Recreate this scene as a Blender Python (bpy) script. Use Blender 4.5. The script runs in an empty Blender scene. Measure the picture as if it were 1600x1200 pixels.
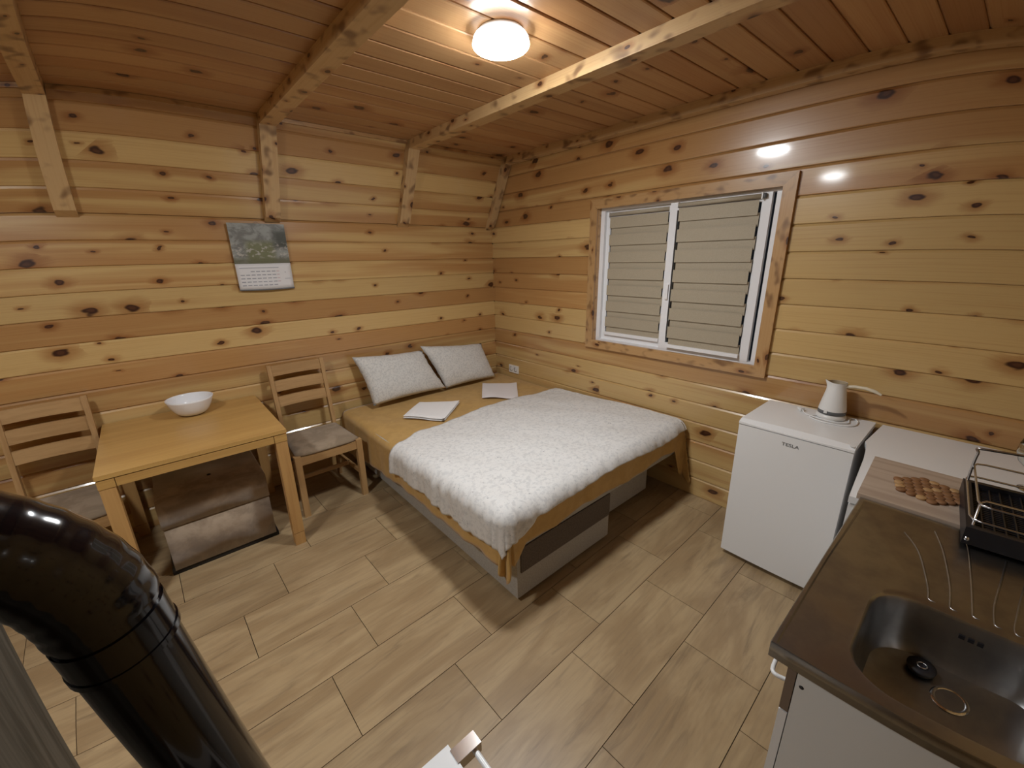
import bpy, bmesh, math, random
from mathutils import noise as mnoise
from mathutils import Vector, Matrix
rnd = random.Random(7)
scene = bpy.context.scene
C = scene.collection

# ---------------------------------------------------------------- camera, world, exposure
cd = bpy.data.cameras.new('camera'); cam = bpy.data.objects.new('camera', cd); C.objects.link(cam)
Rm = [[0.75331931, 0.20919145, -0.62349736], [-0.65735949, 0.21109838, -0.72340582], [-0.01971103, 0.95481748, 0.29653847]]
Cp = (-2.74572615, -3.44329317, 1.71573838)
M4 = Matrix([Rm[i] + [Cp[i]] for i in range(3)] + [[0, 0, 0, 1]])
cam.matrix_world = M4
cd.type = 'PANO'                       # wide phone lens with its own barrel curve, fitted to the wall boards
cd.sensor_fit = 'HORIZONTAL'; cd.sensor_width = 16.0; cd.sensor_height = 12.0
LENS = dict(fisheye_polynomial_k0=0.0, fisheye_polynomial_k1=-1.58309276e-1, fisheye_polynomial_k2=0.21981559e-2,
            fisheye_polynomial_k3=0.99552989e-3, fisheye_polynomial_k4=-0.67286532e-4)
tgt = cd if hasattr(cd, 'panorama_type') else cd.cycles
tgt.panorama_type = 'FISHEYE_LENS_POLYNOMIAL'
tgt.fisheye_fov = math.radians(179)
for k, v in LENS.items(): setattr(tgt, k, v)
cd.clip_start = 0.02; cd.clip_end = 100
scene.camera = cam
w = bpy.data.worlds.new('night'); scene.world = w; w.use_nodes = True
w.node_tree.nodes['Background'].inputs[0].default_value = (0.0015, 0.0017, 0.0022, 1)
w.node_tree.nodes['Background'].inputs[1].default_value = 1.0
vs = scene.view_settings
vs.view_transform = 'Standard'; vs.look = 'None'; vs.gamma = 1; vs.use_curve_mapping = False
vs.exposure = 1.88
LAMP = 60.0
LAMPCOL = (0.96, 1.0, 1.02, 1)

# ---------------------------------------------------------------- mesh builder
class MB:
    def __init__(s): s.v = []; s.f = []; s.sm = []
    def add(s, vs, fs, smooth=False):
        o = len(s.v); s.v += [tuple(p) for p in vs]
        for f in fs: s.f.append([i + o for i in f]); s.sm.append(smooth)
        return s
    def box(s, x0, x1, y0, y1, z0, z1, M=None):
        p = [(x, y, z) for z in (z0, z1) for y in (y0, y1) for x in (x0, x1)]
        if M is not None: p = [M @ Vector(q) for q in p]
        return s.add(p, [[0, 2, 3, 1], [4, 5, 7, 6], [0, 1, 5, 4], [2, 6, 7, 3], [0, 4, 6, 2], [1, 3, 7, 5]])
    def bar(s, a, b, wx, wy, up=(0, 0, 1), wx2=None, wy2=None):
        a = Vector(a); b = Vector(b); d = (b - a).normalized(); u = Vector(up)
        r = d.cross(u)
        if r.length < 1e-4: r = d.cross(Vector((1, 0, 0)))
        r.normalize(); u = r.cross(d).normalized()
        wx2 = wx if wx2 is None else wx2; wy2 = wy if wy2 is None else wy2
        p = []
        for c, x, y in ((a, wx, wy), (b, wx2, wy2)):
            for i, j in ((-1, -1), (1, -1), (1, 1), (-1, 1)): p.append(c + r * i * x / 2 + u * j * y / 2)
        return s.add(p, [[3, 2, 1, 0], [4, 5, 6, 7], [0, 1, 5, 4], [1, 2, 6, 5], [2, 3, 7, 6], [3, 0, 4, 7]])
    def prism(s, poly, fn, d0, d1):
        n = len(poly); p = [fn(u, v, d0) for u, v in poly] + [fn(u, v, d1) for u, v in poly]
        return s.add(p, [list(range(n))[::-1], list(range(n, 2 * n))] + [[i, (i + 1) % n, n + (i + 1) % n, n + i] for i in range(n)])
    def tube(s, pts, r, n=10, closed=False, cap=True):
        pts = [Vector(p) for p in pts]; m = len(pts); rings = []
        t0 = (pts[1] - pts[0]).normalized(); u = t0.orthogonal().normalized()
        for i, p in enumerate(pts):
            if closed: t = (pts[(i + 1) % m] - pts[i - 1]).normalized()
            else: t = ((pts[min(i + 1, m - 1)] - pts[max(i - 1, 0)])).normalized()
            u = (u - t * u.dot(t)).normalized(); w_ = t.cross(u)
            rr = r[i] if isinstance(r, (list, tuple)) else r
            rings.append([p + (u * math.cos(2 * math.pi * k / n) + w_ * math.sin(2 * math.pi * k / n)) * rr for k in range(n)])
        v = [q for R_ in rings for q in R_]; f = []
        for i in range(m if closed else m - 1):
            j = (i + 1) % m
            for k in range(n): f.append([i * n + k, i * n + (k + 1) % n, j * n + (k + 1) % n, j * n + k])
        s.add(v, f, True)
        if cap and not closed: s.add(rings[0], [list(range(n))[::-1]]); s.add(rings[-1], [list(range(n))])
        return s
    def lathe(s, prof, c, n=32, axis='Z', smooth=True):
        c = Vector(c); v = []; f = []
        for r, z in prof:
            for k in range(n):
                a = 2 * math.pi * k / n; x, y = r * math.cos(a), r * math.sin(a)
                v.append(c + (Vector((x, y, z)) if axis == 'Z' else Vector((z, x, y)) if axis == 'X' else Vector((y, z, x))))
        for i in range(len(prof) - 1):
            for k in range(n): f.append([i * n + k, i * n + (k + 1) % n, (i + 1) * n + (k + 1) % n, (i + 1) * n + k])
        return s.add(v, f, smooth)
    def grid(s, fn, nu, nv, smooth=True):
        v = [fn(i / nu, j / nv) for j in range(nv + 1) for i in range(nu + 1)]
        f = [[j * (nu + 1) + i, j * (nu + 1) + i + 1, (j + 1) * (nu + 1) + i + 1, (j + 1) * (nu + 1) + i] for j in range(nv) for i in range(nu)]
        return s.add(v, f, smooth)
    def mesh(s, name, mat, bevel=0, seg=2, smooth=None):
        me = bpy.data.meshes.new(name); bm = bmesh.new()
        vv = [bm.verts.new(p) for p in s.v]
        for f, sm in zip(s.f, s.sm):
            try: fc = bm.faces.new([vv[i] for i in f]); fc.smooth = sm
            except ValueError: pass
        if bevel:
            es = [e for e in bm.edges if len(e.link_faces) == 2 and e.calc_face_angle(0) > 0.6]
            bmesh.ops.bevel(bm, geom=es, offset=bevel, segments=seg, affect='EDGES', profile=0.5, clamp_overlap=True)
        bmesh.ops.recalc_face_normals(bm, faces=bm.faces)
        bm.to_mesh(me); bm.free(); me.materials.append(mat)
        if smooth: me.polygons.foreach_set('use_smooth', [True] * len(me.polygons))
        return me
    def build(s, name, mat, parent=None, bevel=0, seg=2, smooth=None, base=None):
        me = s.mesh(name, mat, bevel, seg, smooth)
        return link(name, me, parent, base)

def link(name, me, parent=None, base=None):
    o = bpy.data.objects.new(name, me); C.objects.link(o)
    if parent is not None:
        o.parent = parent
        if base is None: o.matrix_parent_inverse = parent.matrix_basis.inverted()
    return o
def tag(o, label, cat, group=None):
    o['label'] = label; o['category'] = cat
    if group: o['group'] = group
    return o
def thing(name, label, cat, loc=(0, 0, 0), rz=0, group=None):
    o = bpy.data.objects.new(name, None); C.objects.link(o); o.location = loc; o.rotation_euler = (0, 0, rz); o.empty_display_size = .1
    return tag(o, label, cat, group)
def struct(o): o['kind'] = 'structure'; return o
def local(root, name, mb, mat, parent=None, bevel=0, seg=2, smooth=None):
    """part modelled in the thing's own coordinates"""
    me = mb.mesh(name, mat, bevel, seg, smooth); o = bpy.data.objects.new(name, me); C.objects.link(o); o.parent = parent or root
    return o
def solid(o, t, off=-1):
    m = o.modifiers.new('thickness', 'SOLIDIFY'); m.thickness = t; m.offset = off; return o
def subsurf(o, n):
    m = o.modifiers.new('smooth', 'SUBSURF'); m.levels = n; m.render_levels = n; return o

# ---------------------------------------------------------------- materials
class NT:
    def __init__(s, name):
        s.m = bpy.data.materials.new(name); s.m.use_nodes = True; s.t = s.m.node_tree; s.b = s.t.nodes['Principled BSDF']
    def n(s, typ, **kw):
        x = s.t.nodes.new('ShaderNode' + typ)
        for k, v in kw.items(): setattr(x, k, v)
        return x
    def set(s, sock, v):
        if hasattr(v, 'is_output'): s.t.links.new(v, sock)
        else: sock.default_value = v
    def math(s, op, a, b=0.0, c=0.0, clamp=False):
        x = s.n('Math', operation=op, use_clamp=clamp); s.set(x.inputs[0], a); s.set(x.inputs[1], b); s.set(x.inputs[2], c); return x.outputs[0]
    def mr(s, v, a, b, c=0.0, d=1.0):
        x = s.n('MapRange', interpolation_type='SMOOTHSTEP'); s.set(x.inputs[0], v)
        for i, q in enumerate((a, b, c, d)): s.set(x.inputs[i + 1], q)
        return x.outputs[0]
    def mix(s, f, a, b, bt='MIX'):
        x = s.n('Mix', data_type='RGBA', blend_type=bt); s.set(x.inputs['Factor'], f); s.set(x.inputs[6], a); s.set(x.inputs[7], b); return x.outputs[2]
    def noise(s, vec, scale=1.0, detail=2.0, rough=0.5, dist=0.0):
        x = s.n('TexNoise'); s.set(x.inputs['Vector'], vec); x.inputs['Scale'].default_value = scale; x.inputs['Detail'].default_value = detail
        x.inputs['Roughness'].default_value = rough; x.inputs['Distortion'].default_value = dist; return x.outputs['Fac']
    def bump(s, h, strength=.2, dist=.002):
        x = s.n('Bump'); x.inputs['Strength'].default_value = strength; x.inputs['Distance'].default_value = dist; s.set(x.inputs['Height'], h); s.t.links.new(x.outputs[0], s.b.inputs['Normal'])
    def comb(s, a, b, c=0.0):
        x = s.n('CombineXYZ'); s.set(x.inputs[0], a); s.set(x.inputs[1], b); s.set(x.inputs[2], c); return x.outputs[0]
    def objxyz(s):
        tc = s.n('TexCoord'); sp = s.n('SeparateXYZ'); s.t.links.new(tc.outputs['Object'], sp.inputs[0]); return sp.outputs
    def rand(s):
        x = s.n('ObjectInfo'); return x.outputs['Random']
    def out(s, col=None, rough=None, **kw):
        if col is not None: s.set(s.b.inputs['Base Color'], col)
        if rough is not None: s.set(s.b.inputs['Roughness'], rough)
        for k, v in kw.items(): s.set(s.b.inputs[k], v)
        return s.m

def rgba(r, g, b): return (r, g, b, 1)
def plain(name, col, rough=.5, **kw):
    t = NT(name); return t.out(rgba(*col), rough, **kw)

def pine(name, pale, mid, knot=(.045, .014, .006), dens=.46, kx=.25, kz=.15, rough=.3, heart=.62, var=.14, burn=0.0, coat=.4):
    """knotty varnished pine; board runs along its own x, width along its own z"""
    t = NT(name); X, Y, Z = t.objxyz(); r = t.rand()
    r2 = t.math('FRACT', t.math('MULTIPLY', r, 17.37)); at = t.n('Attribute', attribute_type='OBJECT', attribute_name='tone'); r3 = at.outputs['Fac']
    xs = t.math('ADD', X, t.math('MULTIPLY', r, 61.0)); zs = t.math('ADD', t.math('ADD', Z, t.math('MULTIPLY', Y, .6)), t.math('MULTIPLY', r2, 37.0))
    # knots
    wob = t.noise(t.comb(t.math('MULTIPLY', xs, 9), t.math('MULTIPLY', zs, 22)), 1, 2)
    kv = t.comb(t.math('ADD', t.math('DIVIDE', xs, kx), t.math('MULTIPLY', wob, .22)), t.math('ADD', t.math('DIVIDE', zs, kz), t.math('MULTIPLY', wob, .30)))
    vo = t.n('TexVoronoi', voronoi_dimensions='2D', feature='F1'); t.set(vo.inputs['Vector'], kv); vo.inputs['Scale'].default_value = 1.0; vo.inputs['Randomness'].default_value = .9
    sc = t.n('SeparateColor'); t.t.links.new(vo.outputs['Color'], sc.inputs[0])
    has = t.math('GREATER_THAN', sc.outputs[0], 1 - dens)
    rk = t.math('ADD', .045, t.math('MULTIPLY', t.math('POWER', sc.outputs[1], 2.0), .115))
    d = vo.outputs['Distance']
    kn = t.math('MULTIPLY', has, t.math('SUBTRACT', 1.0, t.mr(d, t.math('MULTIPLY', rk, .7), t.math('MULTIPLY', rk, 1.15))))
    core = t.math('MULTIPLY', has, t.math('SUBTRACT', 1.0, t.mr(d, t.math('MULTIPLY', rk, .3), t.math('MULTIPLY', rk, .6))))
    halo = t.math('MULTIPLY', has, t.math('SUBTRACT', 1.0, t.mr(d, t.math('MULTIPLY', rk, .8), t.math('MULTIPLY', rk, 3.6))))
    # grain
    big = t.noise(t.comb(t.math('MULTIPLY', xs, .55), t.math('MULTIPLY', t.math('ADD', zs, t.math('MULTIPLY', halo, .012)), 10)), 1, 2, .5, .6)
    fine = t.noise(t.comb(t.math('MULTIPLY', xs, 1.6), t.math('MULTIPLY', t.math('ADD', zs, t.math('MULTIPLY', halo, .02)), 130)), 1, 3, .6, .3)
    hf = t.mr(t.math('ADD', big, t.math('MULTIPLY', t.math('SUBTRACT', r3, .5), heart)), .36, .64)
    col = t.mix(hf, rgba(*pale), rgba(*mid))
    col = t.mix(t.math('MULTIPLY', t.mr(fine, .45, .75), .35), col, t.mix(1.0, col, rgba(.72, .55, .40), 'MULTIPLY'))
    col = t.mix(t.math('MULTIPLY', halo, .75), col, t.mix(1.0, col, rgba(.58, .38, .26), 'MULTIPLY'))
    if burn:
        bn = t.mr(t.noise(t.comb(t.math('MULTIPLY', xs, 11), t.math('MULTIPLY', zs, 19)), 1, 1, .5, .2), .52, .74)
        col = t.mix(t.math('MULTIPLY', bn, burn), col, rgba(.10, .035, .012))
    col = t.mix(kn, col, t.mix(core, rgba(*knot), rgba(.085, .030, .012)))
    val = t.math('ADD', 1 - var / 2, t.math('MULTIPLY', r2, var))
    col = t.mix(1.0, col, t.comb(val, val, val), 'MULTIPLY')
    t.bump(t.math('ADD', t.math('MULTIPLY', fine, .5), t.math('MULTIPLY', kn, .5)), .12, .002)
    t.out(col, t.math('ADD', rough - .05, t.math('MULTIPLY', fine, .12)))
    t.b.inputs['Coat Weight'].default_value = coat; t.b.inputs['Coat Roughness'].default_value = .09
    return t.m

PALE, MID = (.575, .385, .160), (.43, .228, .082)
m_pine = pine('pine_boards', PALE, MID)
m_ceil = pine('pine_ceiling', (.46, .26, .115), (.385, .195, .08), dens=.3, kz=.2, rough=.42, coat=.05, var=.2)
m_beam = pine('pine_beam', (.56, .37, .18), (.44, .25, .10), dens=.45, kx=.16, kz=.08, burn=.75, rough=.4, coat=.1)
m_casing = pine('pine_casing', (.46, .27, .115), (.36, .19, .075), dens=.35, kx=.16, kz=.08, burn=.7, rough=.35)
m_back = pine('pine_backing', (.30, .16, .06), (.22, .11, .04))

def beech(name, a, b, rough=.38, ax='X'):
    t = NT(name); X, Y, Z = t.objxyz(); r = t.rand()
    u, v1, v2 = {'X': (X, Y, Z), 'Y': (Y, X, Z), 'Z': (Z, X, Y)}[ax]
    off = t.math('MULTIPLY', r, 23.0)
    f = t.noise(t.comb(t.math('MULTIPLY', t.math('ADD', u, off), 2.2), t.math('MULTIPLY', v1, 55), t.math('MULTIPLY', v2, 55)), 1, 3, .6, .4)
    g = t.noise(t.comb(t.math('MULTIPLY', t.math('ADD', u, off), .8), t.math('MULTIPLY', v1, 9), t.math('MULTIPLY', v2, 9)), 1, 2)
    col = t.mix(t.mr(t.math('ADD', t.math('MULTIPLY', f, .5), t.math('MULTIPLY', g, .5)), .35, .65), rgba(*a), rgba(*b))
    t.bump(f, .06, .001)
    return t.out(col, rough)
m_tablewood = beech('table_beech', (.52, .31, .10), (.44, .245, .075), .3)
m_tableleg = beech('table_leg_beech', (.52, .30, .11), (.43, .23, .08), .4, 'Z')
m_chairwood = beech('chair_beech', (.47, .285, .125), (.37, .21, .085), .42)
m_chairleg = beech('chair_leg_beech', (.47, .285, .125), (.37, .21, .085), .42, 'Z')

def tile_mat():
    t = NT('wood_look_tile'); X, Y, Z = t.objxyz(); r = t.rand()
    r2 = t.math('FRACT', t.math('MULTIPLY', r, 13.7))
    xs = t.math('ADD', X, t.math('MULTIPLY', r, 41.0)); ys = t.math('ADD', Y, t.math('MULTIPLY', r2, 29.0))
    a = t.noise(t.comb(t.math('MULTIPLY', xs, 1.7), t.math('MULTIPLY', ys, 7)), 1, 4, .6, .8)
    b = t.noise(t.comb(t.math('MULTIPLY', xs, 3.2), t.math('MULTIPLY', ys, 70)), 1, 3, .6, .4)
    c = t.noise(t.comb(t.math('MULTIPLY', xs, 2.2), t.math('MULTIPLY', ys, 17)), 1, 5, .65, .8)
    col = t.mix(t.mr(a, .35, .65), rgba(.42, .30, .165), rgba(.31, .208, .108))
    col = t.mix(t.math('MULTIPLY', t.mr(b, .45, .75), .35), col, rgba(.22, .155, .09))
    col = t.mix(t.math('MULTIPLY', t.mr(c, .52, .72), .55), col, rgba(.17, .115, .065))
    val = t.math('ADD', .92, t.math('MULTIPLY', r2, .14)); col = t.mix(1.0, col, t.comb(val, val, val), 'MULTIPLY')
    t.bump(t.math('ADD', b, c), .08, .001)
    return t.out(col, t.math('ADD', .30, t.math('MULTIPLY', b, .15)))
m_tile = tile_mat()
m_grout = plain('grout', (.09, .065, .045), .9)

def fabric(name, a, b, scale=60, lo=.45, hi=.6, rough=.9, weave=True, sheen=.2):
    t = NT(name); tc = t.n('TexCoord').outputs['Object']
    f = t.noise(tc, scale, 4, .65, .4)
    col = t.mix(t.mr(f, lo, hi), rgba(*a), rgba(*b))
    if weave: t.bump(t.noise(tc, 420, 2), .25, .001)
    t.out(col, rough); t.b.inputs['Sheen Weight'].default_value = sheen
    return t.m
m_print = fabric('sprig_print_cotton', (.66, .645, .615), (.53, .52, .505), 75, .46, .60)
def duvet_mat():
    t = NT('duvet_print'); tc = t.n('TexCoord').outputs['Object']
    f = t.noise(tc, 42, 4, .6, .5); g = t.noise(tc, 110, 3, .6, .5)
    vo = t.n('TexVoronoi'); t.set(vo.inputs['Vector'], tc); vo.inputs['Scale'].default_value = 34
    col = t.mix(t.mr(f, .46, .62), rgba(.71, .695, .675), rgba(.60, .59, .58))
    col = t.mix(t.math('MULTIPLY', t.mr(g, .58, .68), .45), col, rgba(.46, .46, .465))
    sp = t.math('MULTIPLY', t.math('SUBTRACT', 1.0, t.mr(vo.outputs['Distance'], .08, .15)), t.mr(f, .5, .56))
    col = t.mix(t.math('MULTIPLY', sp, .75), col, rgba(.16, .16, .18))
    t.bump(t.noise(tc, 9, 2, .5, .6), .3, .008)
    return t.out(col, .9)
m_duvet = duvet_mat()
m_gold = fabric('mustard_sheet', (.52, .315, .095), (.47, .28, .08), 12, .4, .6, .75)
m_suede = fabric('brown_suede', (.38, .285, .20), (.25, .18, .12), 7, .38, .62, .95, False, .6)
m_seat = fabric('taupe_seat_fabric', (.34, .26, .18), (.26, .195, .13), 9, .4, .6, .95)
m_basegrey = fabric('grey_upholstery', (.40, .365, .315), (.34, .31, .265), 120, .4, .6, .95)
m_basebrown = fabric('dark_brown_upholstery', (.11, .08, .058), (.08, .058, .042), 120, .4, .6, .95)
m_towel = fabric('white_towel', (.88, .87, .87), (.82, .81, .82), 300, .4, .6, 1.0)
m_towel2 = fabric('lilac_white_towel', (.80, .76, .76), (.74, .70, .71), 300, .4, .6, 1.0)
m_mattress = fabric('mattress_ticking', (.5, .47, .42), (.45, .42, .38), 40)
m_white = plain('white_enamel', (.80, .80, .80), .25)
m_fridge = plain('white_fridge', (.80, .80, .80), .28)
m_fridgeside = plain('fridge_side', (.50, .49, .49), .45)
m_lam = plain('white_laminate', (.78, .78, .78), .35)
m_cabside = plain('white_cabinet_side', (.68, .68, .665), .5)
m_pvc = plain('white_pvc', (.82, .81, .82), .3)
m_plastic = plain('white_plastic', (.78, .77, .75), .35)
m_grey = plain('grey_plastic', (.12, .125, .13), .4)
m_black = plain('black_plastic', (.012, .012, .016), .4)
m_rubber = plain('dark_gasket', (.02, .02, .02), .7)
m_chrome = plain('chrome', (.75, .75, .76), .12, Metallic=1.0)
m_wire = plain('chromed_wire', (.55, .55, .57), .22, Metallic=1.0)
m_ceramic = plain('white_glass_bowl', (.80, .80, .82), .08)
m_blind = fabric('beige_blind', (.41, .345, .25), (.37, .31, .22), 220, .4, .6, .6)
m_paper = plain('calendar_paper', (.72, .70, .70), .6)
m_ink = plain('grey_ink', (.33, .33, .36), .7)
m_pink = plain('pink_ink', (.62, .47, .49), .7)
m_logo = plain('grey_lettering', (.20, .21, .22), .4, Metallic=.6)
m_enamel = plain('black_enamel', (.005, .005, .009), .14)
m_enamel.node_tree.nodes['Principled BSDF'].inputs['Coat Weight'].default_value = .4
m_cream = plain('cream_handle', (.70, .62, .47), .4)
m_inside = plain('stained_pot_inside', (.45, .36, .24), .5)
def glass_mat():
    t = NT('window_glass'); t.out(rgba(.9, .95, .95), .02); t.b.inputs['Transmission Weight'].default_value = 1.0; t.b.inputs['IOR'].default_value = 1.45
    return t.m
m_glass = glass_mat()
def steel():
    t = NT('worn_stainless'); tc = t.n('TexCoord').outputs['Object']
    f = t.noise(tc, 9, 4, .6); g = t.noise(tc, 160, 2)
    col = t.mix(t.mr(f, .35, .7), rgba(.40, .395, .39), rgba(.30, .295, .29))
    t.bump(t.noise(tc, 3.0, 2), .25, .006)
    return t.out(col, t.math('ADD', .24, t.math('MULTIPLY', f, .14)), Metallic=1.0)
m_steel = steel()
def oak(name, a, b):
    t = NT(name); X, Y, Z = t.objxyz()
    f = t.noise(t.comb(t.math('MULTIPLY', Y, 2.5), t.math('MULTIPLY', X, 26)), 1, 4, .6, .6)
    return t.out(t.mix(t.mr(f, .35, .68), rgba(*a), rgba(*b)), .5)
m_oak = oak('pale_oak_board', (.46, .36, .28), (.36, .27, .205))
m_slice = beech('cork_brown_wood', (.27, .13, .055), (.20, .09, .035), .6)
m_slicepale = beech('pale_slice_wood', (.45, .27, .12), (.38, .22, .095), .6)
def greywood():
    t = NT('grey_weathered_cladding'); X, Y, Z = t.objxyz()
    f = t.noise(t.comb(t.math('MULTIPLY', X, 30), t.math('MULTIPLY', Y, 30), t.math('MULTIPLY', Z, 2.5)), 1, 4, .65, .8)
    g = t.noise(t.comb(t.math('MULTIPLY', X, 90), t.math('MULTIPLY', Y, 90), t.math('MULTIPLY', Z, 5)), 1, 3)
    col = t.mix(t.mr(f, .35, .65), rgba(.115, .105, .085), rgba(.055, .05, .04))
    col = t.mix(t.math('MULTIPLY', t.mr(g, .5, .75), .4), col, rgba(.03, .027, .022))
    t.bump(f, .2, .002)
    return t.out(col, .6)
m_greywood = greywood()
def emit(name, col, s):
    t = NT(name); t.out(rgba(.9, .9, .9), .4); t.b.inputs['Emission Color'].default_value = col; t.b.inputs['Emission Strength'].default_value = s
    return t.m
m_lamp = emit('lit_opal_glass', LAMPCOL, LAMP)
m_lamprim = emit('lit_opal_rim', LAMPCOL, .7)
def calpic():
    t = NT('calendar_landscape'); X, Y, Z = t.objxyz(); Z = t.math('SUBTRACT', Z, .172)
    a = t.noise(t.comb(t.math('MULTIPLY', X, 14), 0.0, t.math('MULTIPLY', Z, 22)), 1, 5, .6, .5)
    b = t.noise(t.comb(t.math('MULTIPLY', X, 26), 3.0, t.math('MULTIPLY', Z, 40)), 1, 3, .6, .3)
    hill = t.mr(Z, .20, .13)
    col = t.mix(t.mr(a, .4, .6), rgba(.30, .31, .29), rgba(.17, .17, .16))
    gr = t.math('MULTIPLY', t.mr(Z, .17, .13), t.math('SUBTRACT', 1.0, t.mr(t.math('ABSOLUTE', X), .06, .11)))
    col = t.mix(t.math('MULTIPLY', gr, .9), col, rgba(.17, .18, .09))
    dk = t.math('MULTIPLY', t.mr(X, .06, .12), t.math('MULTIPLY', t.mr(Z, .09, .13), t.math('SUBTRACT', 1.0, t.mr(Z, .2, .25))))
    col = t.mix(t.math('MULTIPLY', dk, .9), col, rgba(.05, .055, .045))
    wh = t.math('MULTIPLY', t.mr(b, .52, .60), t.math('MULTIPLY', t.mr(Z, .03, .06), t.math('SUBTRACT', 1.0, t.mr(Z, .10, .16))))
    col = t.mix(t.math('MULTIPLY', wh, .8), col, rgba(.48, .45, .41))
    lo = t.math('SUBTRACT', 1.0, t.mr(Z, .02, .06)); col = t.mix(t.math('MULTIPLY', lo, .7), col, rgba(.13, .13, .075))
    return t.out(col, .3)
m_calpic = calpic()

# ---------------------------------------------------------------- room shell
P = 0.14164                               # board pitch
Z0 = 1.98223                              # a board joint at the top of the upright back wall
ZC = 2.548; YS = -0.285                   # ceiling height; where slope meets ceiling
XL, YF = -4.96, -3.90                     # far ends of the room
T = 0.02
WIN = (-2.555, -1.31, 1.005, 2.062)       # window opening in the right wall: y0 y1 z0 z1

def board_profile(h, t=T):
    return [(t, .0), (.003, .0), (0, .004), (0, h - .014), (.009, h - .0006), (t, h - .0006)]
def board_mesh(L, h):
    mb = MB(); mb.prism(board_profile(h), lambda y, z, d: (d, y, z), 0, L)
    return mb.mesh('board', m_pine)
_bc = {}
def board(parent, L, h, M, mat=None, tone=None):
    k = (round(L, 4), round(h, 4), mat)
    if k not in _bc:
        _bc[k] = board_mesh(L, h)
        if mat: _bc[k].materials[0] = mat
    o = bpy.data.objects.new('board', _bc[k]); C.objects.link(o); o.parent = parent; o.matrix_local = M; o['tone'] = float(rnd.uniform(.1, .9) if tone is None else tone)
    return o

# floor with wood-look tiles laid in thirds, turned slightly from the walls
PHI = .021126; TW = .3160; TL = .6275; GR = .003
fl = struct(MB().box(XL - .15, .15, YF - .15, .15, -.12, -.008).build('floor', m_grout))
mt = MB().box(GR / 2, TL - GR / 2, GR / 2, TW - GR / 2, -.010, 0).mesh('tile', m_tile, .0015, 1)
RZ = Matrix.Rotation(PHI, 4, 'Z')
tile_ct = 0
for i in range(-8, 8):
    ytop = -1.850 - TW * i                # row spans ytop-TW .. ytop in tile axes
    off = -1.885 - .2092 * i
    k0 = math.floor((XL - .3 - off) / TL)
    for k in range(k0, k0 + 11):
        p = RZ @ Vector((off + k * TL, ytop - TW, 0)); q = RZ @ Vector((off + (k + .5) * TL, ytop - TW / 2, 0))
        if q.x < XL or q.x > .30 or q.y > .15 or q.y < YF - .1: continue
        o = bpy.data.objects.new('tile', mt); C.objects.link(o); o.parent = fl; o.matrix_local = Matrix.Translation(p) @ RZ
        tile_ct += 1

# back wall: upright part with 14 boards
wb = struct(MB().box(XL - .1, .1, T, .12, -.01, Z0).build('wall_back', m_back))
zs = [Z0 - P * k for k in range(1, 15)]
BT = [.55, .62, .48, .12, .78, .0, .82, .6, .55, .45, .5, .4, .5, .45]
for z, tn in zip(zs, BT):
    h = P
    if z < 0: h = P + z; z = 0
    board(wb, -XL, h, Matrix.Translation((XL, 0, z)), None, tn)
# leaning upper part
sl = Vector((0, YS, ZC - Z0)); SLN = sl.length; ang = math.atan2(-YS, ZC - Z0)
ws = struct(MB().prism([(T, Z0), (T + .1, Z0), (T + .1 + YS, ZC + .03), (T + YS, ZC + .03)], lambda y, z, d: (d, y, z), XL - .1, .1).build('wall_back_slope', m_back))
RS = Matrix.Rotation(ang, 4, 'X')
n = 0; s_ = 0
while s_ < SLN - .01:
    h = min(P, SLN - s_); p = Vector((XL, 0, Z0)) + sl.normalized() * s_
    board(ws, -XL, h, Matrix.Translation(p) @ RS, None, [.6, .55, .2, .8, .7][int(s_ / P + .5)]); s_ += P
# ceiling boards
ce = struct(MB().box(XL - .1, .1, YF - .1, .1, ZC + T, ZC + .12).build('ceiling', m_back))
y = YS; RX = Matrix.Rotation(math.radians(90), 4, 'X')
while y > YF - YS * .0 + .0 and y > YF + (-YS) + .001:
    h = min(P, y - (YF - YS))
    board(ce, -XL, h, Matrix.Translation((XL, y - h, ZC)) @ Matrix(((1, 0, 0, 0), (0, 0, 1, 0), (0, 1, 0, 0), (0, 0, 0, 1))), m_ceil)
    y -= P
# right wall with the window opening
RZ90 = Matrix.Rotation(math.radians(-90), 4, 'Z')   # local x -> -y world, local -y -> -x world
wr = MB()
wy0, wy1, wz0, wz1 = WIN
wr.box(T, .14, YF - .1, wy0, -.01, ZC); wr.box(T, .14, wy1, .1, -.01, ZC); wr.box(T, .14, wy0, wy1, -.01, wz0); wr.box(T, .14, wy0, wy1, wz1, ZC)
wr = struct(wr.build('wall_right', m_back))
rows = [(Z0 - P * k, P, k) for k in range(-4, 15)]
RT = {-4: (.6, .6), -3: (.6, .6), -2: (.85, .6), -1: (.7, .5), 0: (.85, .6), 1: (.2, .12), 2: (.25, .22), 3: (.8, .1), 4: (.75, .18), 5: (.7, .12), 6: (.08, .1), 7: (.1, .2), 8: (.6, .78), 9: (.35, .5), 10: (.25, .4), 11: (.35, .4), 12: (.3, .4), 13: (.25, .4), 14: (.2, .4)}
for z, h, kk in rows:
    if z < 0: h += z; z = 0
    if z + h > ZC: h = ZC - z
    if h < .01: continue
    def put(ya, yb, za, zb, tn=None):       # from ya (nearer the corner) down to yb
        if zb - za > .004: board(wr, ya - yb, zb - za, Matrix.Translation((0, ya, za)) @ RZ90, None, RT[kk][0] if tn is None else tn)
    if z + h <= wz0 or z >= wz1: put(0, YF, z, z + h)
    else:
        put(0, wy1, z, z + h); put(wy0, YF, z, z + h, RT[kk][1])
        if z < wz0: put(wy1, wy0, z, wz0)
        if z + h > wz1: put(wy1, wy0, wz1, z + h)
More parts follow.
